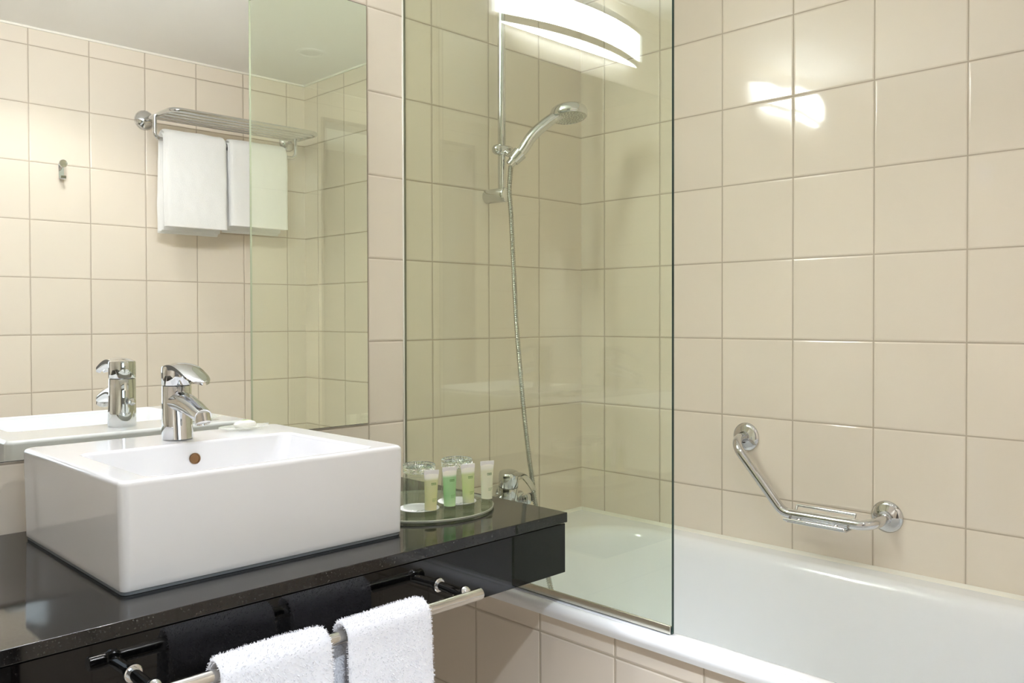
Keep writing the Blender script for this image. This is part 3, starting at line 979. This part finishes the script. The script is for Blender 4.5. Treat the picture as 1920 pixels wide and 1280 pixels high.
path = catmull([HB - HD * 0.010, HB + HD * 0.04, P(-0.348, -0.128, 0.541), P(-0.315, -0.150, 0.577), P(-0.290, -0.166, 0.597), HC + Vector((0.0, 0, 0.010))], 7)
sweep(bm, path, 0, 24, True, lambda s: 0.0116 + 0.0032 * math.sin(PI * min(s * 1.15, 1)) + 0.002 * s, (1.0, 1.12, (0, 0, 1)))
obj('handle', bm, M_CHROME, t, ang=60)
fd = Vector((-0.05, -0.16, -0.98)).normalized()
MH = align(HC, fd)
bm = B(); lathe(bm, [(0, -0.019), (0.026, -0.0185), (0.040, -0.0155), (0.0475, -0.010), (0.0503, -0.003), (0.0508, 0.006), (0.0498, 0.0115), (0.047, 0.014), (0.0455, 0.013), (0, 0.0125)], 56, MH)
obj('head', bm, M_CHROME, t, ang=50)
bm = B(); lathe(bm, [(0, 0.0145), (0.043, 0.0140), (0.0455, 0.0128), (0.0455, 0.012), (0, 0.012)], 48, MH)
fp = obj('spray_plate', bm, simple('pale_grey_spray_plate', (0.50, 0.49, 0.43), 0.3, 0.2), t)
bm = B()
for rr, n in ((0.008, 6), (0.016, 12), (0.024, 18), (0.032, 24), (0.039, 28)):
    for k in range(n):
        a = 2 * PI * k / n + rr * 40
        bmesh.ops.create_cone(bm, cap_ends=True, segments=8, radius1=0.0014, radius2=0.0010, depth=0.0022,
                              matrix=MH @ Matrix.Translation((rr * math.cos(a), rr * math.sin(a), 0.0152)))
nz = obj('nozzles', bm, simple('pale_rubber_nozzles', (0.78, 0.78, 0.70), 0.5), fp)
nz['kind'] = 'stuff'
hose = [(-0.3934, -0.092, 0.458), (-0.3985, -0.094, 0.4316), (-0.4026, -0.095, 0.3887), (-0.3998, -0.098, 0.3323), (-0.3973, -0.105, 0.1911), (-0.3928, -0.11, 0.05),
        (-0.3872, -0.118, -0.077), (-0.3775, -0.122, -0.1906), (-0.3658, -0.128, -0.3048), (-0.3537, -0.13, -0.3773), (-0.3573, -0.145, -0.438),
        (-0.3631, -0.200, -0.6289), (-0.352, -0.222, -0.715), (-0.350, -0.262, -0.775), (-0.378, -0.275, -0.765), (-0.385, -0.235, -0.67), (-0.362, -0.165, -0.535), (-0.3394, -0.098, -0.475), (-0.3394, -0.092, -0.4485)]
pts = catmull([P(*p) for p in hose], 10)
# resample evenly so the metal rings have one pitch
tot = [0.0]
for a, b_ in zip(pts, pts[1:]):
    tot.append(tot[-1] + (b_ - a).length)
step = 0.00125
res, j = [], 0
for k in range(int(tot[-1] / step)):
    d = k * step
    while tot[j + 1] < d:
        j += 1
    f = (d - tot[j]) / max(tot[j + 1] - tot[j], 1e-9)
    res.append(pts[j].lerp(pts[j + 1], f))
bm = B(); cnt = [0]
nres = len(res)
sweep(bm, res, 0, 14, True, lambda s: 0.0067 if (round(s * (nres - 1)) % 4) < 2 else 0.0050)
o = obj('shower_hose', bm, M_HOSE, origin=P(-0.3934, -0.092, 0.458), ang=80)
tag(o, 'ribbed metal shower hose hanging from the hand shower into the bathtub', 'hose')

# ================================================================== BATH MIXER
t = thing('bath_mixer', 'chrome bath mixer low on the tiled wall behind the glass screen', 'tap', P(-0.39, 0, -0.43))
bm = B(); sweep(bm, [P(-0.50, -0.066, -0.437), P(-0.335, -0.066, -0.437)], 0.021, 28)
sweep(bm, fillet([P(-0.395, -0.066, -0.445), P(-0.395, -0.13, -0.447), P(-0.395, -0.175, -0.475)], 0.04), 0.014, 20)
obj('body', bm, M_CHROME, t, ang=50)
for fx in (-0.485, -0.335):
    bm = B()
    lathe(bm, [(0, 0), (0.032, 0), (0.033, 0.004), (0.024, 0.011), (0.014, 0.014), (0.014, 0.066), (0, 0.066)], 32, align(P(fx, -0.0005, -0.437), (0, -1, 0)))
    obj('wall_flange', bm, M_CHROME, t, ang=40)
AX = Vector((-0.10, -0.16, 1)).normalized()
MC = align(P(-0.398, -0.082, -0.432), AX)
bm = B(); lathe(bm, [(0, 0), (0.0255, 0), (0.0265, 0.003), (0.0265, 0.040), (0.0258, 0.041)], 40, MC)
lathe(bm, [(0.0258, 0.0425), (0.0268, 0.044), (0.0272, 0.074), (0.025, 0.080), (0.018, 0.083), (0, 0.084)], 40, MC)
cp = obj('control_cap', bm, M_CHROME, t, ang=50)
bm = B(); loops = []
for k in range(13):
    s = k / 12
    c = MC @ Vector((0.006, -0.010 - 0.078 * s, 0.081 + 0.010 * math.sin(PI * s) - 0.022 * s * s))
    wd = 0.014 * (1 - 0.35 * s)
    th = 0.004 * (1 - s) + 0.0028
    loops.append([c + Vector((-wd, 0, -0.002)), c + Vector((0, 0, 0.001)), c + Vector((wd, 0, -0.002)), c + Vector((wd, 0, -0.002 - th)), c + Vector((0, 0, -th)), c + Vector((-wd, 0, -0.002 - th))])
loft(bm, loops, True, True, True)
obj('lever', bm, M_CHROME, t, ang=60)
bm = B(); lathe(bm, [(0, 0), (0.0135, 0), (0.0145, 0.003), (0.0145, 0.020), (0.012, 0.024), (0, 0.024)], 28, align(P(-0.3394, -0.092, -0.447), (0, 0, 1)))
sweep(bm, [P(-0.3394, -0.070, -0.437), P(-0.3394, -0.098, -0.435)], 0.014, 24)
obj('hose_outlet', bm, M_CHROME, t, ang=50)
bm = B(); lathe(bm, [(0, 0), (0.0115, 0), (0.0115, 0.013), (0.010, 0.015), (0, 0.015)], 24, align(P(-0.3255, -0.088, -0.434), (1, -0.2, 0)))
obj('diverter_knob', bm, M_DARK, t, ang=50)

# ================================================================== GRAB BAR WITH SOAP RACK
t = thing('grab_bar', 'angled chrome grab bar with wire soap rack on the tiled wall above the bathtub', 'grab bar', P(0, -0.74, -0.33))
gx = -0.066
path = fillet([P(-0.004, -0.563, -0.254), P(gx, -0.5575, -0.254), P(gx, -0.700, -0.4195), P(gx, -0.915, -0.418), P(-0.004, -0.9237, -0.4035)], 0.042, 12)
bm = B(); sweep(bm, path, 0.0121, 28)
obj('bar', bm, M_CHROME, t, ang=60)
for ry, rz in ((-0.563, -0.254), (-0.9237, -0.4035)):
    bm = B(); lathe(bm, [(0, 0.0), (0.0362, 0.0), (0.0370, 0.0015), (0.0358, 0.0045), (0.028, 0.0085), (0.019, 0.0105), (0.0150, 0.012), (0.0145, 0.018), (0, 0.018)], 48, align(P(-0.0004, ry, rz), (-1, 0, 0)))
    obj('rosette', bm, M_CHROME, t, ang=50)
bm = B()
def rod(a, b_, r=0.0026):
    sweep(bm, [a, b_], r, 12)
prof_r = [(-0.029, -0.4040), (-0.050, -0.4335), (-0.082, -0.4345), (-0.097, -0.4265)]
for yy in (-0.7185, -0.8615):
    sweep(bm, fillet([P(x, yy, z) for x, z in prof_r], 0.008, 4), 0.0030, 12)
for x, z in prof_r:
    rod(P(x, -0.7175, z), P(x, -0.8625, z), 0.0036 if x in (-0.029, -0.097) else 0.0026)
rod(P(-0.0395, -0.7185, -0.4185), P(-0.0395, -0.8615, -0.4185))
rod(P(-0.066, -0.7185, -0.4342), P(-0.066, -0.8615, -0.4342))
rk = obj('soap_rack', bm, M_CHROME, t, ang=60)
bm = B()
for yy in (-0.745, -0.835):
    bm = B(); lathe(bm, [(0, -0.014), (0.0052, -0.014), (0.0052, 0.004), (0.004, 0.006), (0, 0.006)], 18, align(P(gx - 0.006, yy, -0.428), (-0.7, 0, -0.6)))
    obj('rack_clamp', bm, M_CHROME2, rk)

# ================================================================== TOWEL SHELF ON THE DOOR WALL (seen in the mirror)
SHZ = 0.808
t = thing('towel_shelf', 'chrome wall towel rack with rod shelf, reflected in the mirror', 'towel rack', P(-0.39, YB, SHZ))
xl, xr, yf, yw = -0.692, -0.088, -1.338, YB + 0.012
bm = B(); sweep(bm, fillet([P(xl, yw, SHZ), P(xl, yf, SHZ), P(xr, yf, SHZ), P(xr, yw, SHZ)], 0.034, 10), 0.0088, 22)
obj('frame', bm, M_CHROME, t, ang=60)
for k in range(4):
    yy = yf - 0.044 * (k + 1)
    bm = B(); sweep(bm, [P(xl, yy, SHZ - 0.001), P(xr, yy, SHZ - 0.001)], 0.0068, 16)
    obj('shelf_rod', bm, M_CHROME, t, ang=60)
for xx in (xl, xr):
    bm = B(); lathe(bm, [(0, 0), (0.036, 0), (0.0375, 0.003), (0.0365, 0.010), (0.030, 0.017), (0.018, 0.021), (0.0135, 0.024), (0, 0.025)], 44, align(P(xx, YB + 0.0004, SHZ), (0, 1, 0)))
    obj('wall_rosette', bm, M_CHROME, t, ang=50)
HY, HZ = -1.470, 0.722
bm = B(); sweep(bm, fillet([P(xl - 0.010, HY, SHZ), P(xl - 0.010, HY, HZ), P(xr - 0.03, HY, HZ), P(xr - 0.03, HY, SHZ)], 0.022, 10), 0.0072, 20)
obj('hanging_bar', bm, M_CHROME, t, ang=60)

def folded_towel(x0, x1, bottom, seed, label):
    bm = B()
    L = HZ - bottom
    # three nested folds of the same cloth
    drape(bm, x0, x1, HY, Z0 + HZ, 0.0250, L, L - 0.02, 0.014, 40, 0.0022, 0.012, seed, 0.016, 0.0, 0.0)
    drape(bm, x0 - 0.003, x1 - 0.003, HY, Z0 + HZ, 0.0155, L - 0.006, L - 0.02, 0.010, 40, 0.0016, 0.010, seed + 3, 0.006, 0.0, 0.0)
    drape(bm, x0 + 0.004, x1 - 0.003, HY, Z0 + HZ, 0.0095, L - 0.010, L - 0.02, 0.0055, 40, 0.0012, 0.007, seed + 5, 0.004, 0.0, 0.0)
    bmesh.ops.recalc_face_normals(bm, faces=bm.faces)
    o = obj('bath_towel', bm, M_BTOWEL, origin=P((x0 + x1) / 2, HY, HZ))
    tag(o, label, 'towel', 'folded white towels on the towel rack')
folded_towel(-0.678, -0.440, 0.378, 2.0, 'folded white towel on the rack in the mirror, nearer the wall hook')
folded_towel(-0.424, -0.176, 0.398, 9.0, 'folded white towel on the rack in the mirror, nearer the room corner')

# ================================================================== WALL HOOK
hx = -0.986
t = thing('wall_hook', 'small chrome wall hook on the tiles, reflected at the left of the mirror', 'hook', P(hx, YB, 0.58))
bm = B(); loops = []
cl = fillet([(YB + 0.004, 0.603), (YB + 0.004, 0.553), (YB + 0.026, 0.551), (YB + 0.028, 0.562)] and [(0, YB + 0.003, 0.606), (0, YB + 0.006, 0.551), (0, YB + 0.026, 0.549), (0, YB + 0.029, 0.561)], 0.006, 5)
for p in cl:
    loops.append([P(hx - 0.0085, p.y - 0.0014, p.z), P(hx + 0.0085, p.y - 0.0014, p.z), P(hx + 0.0085, p.y + 0.0014, p.z + 0.0012), P(hx - 0.0085, p.y + 0.0014, p.z + 0.0012)])
loft(bm, loops, True, True, True)
obj('hook_plate', bm, M_CHROME, t, ang=40)
bm = B(); lathe(bm, [(0, 0), (0.006, 0), (0.006, 0.028), (0.0125, 0.029), (0.0140, 0.031), (0.0140, 0.035), (0.0125, 0.037), (0, 0.0375)], 36, align(P(hx - 0.002, YB + 0.001, 0.604), (0, 1, 0)))
obj('knob', bm, M_CHROME, t, ang=40)
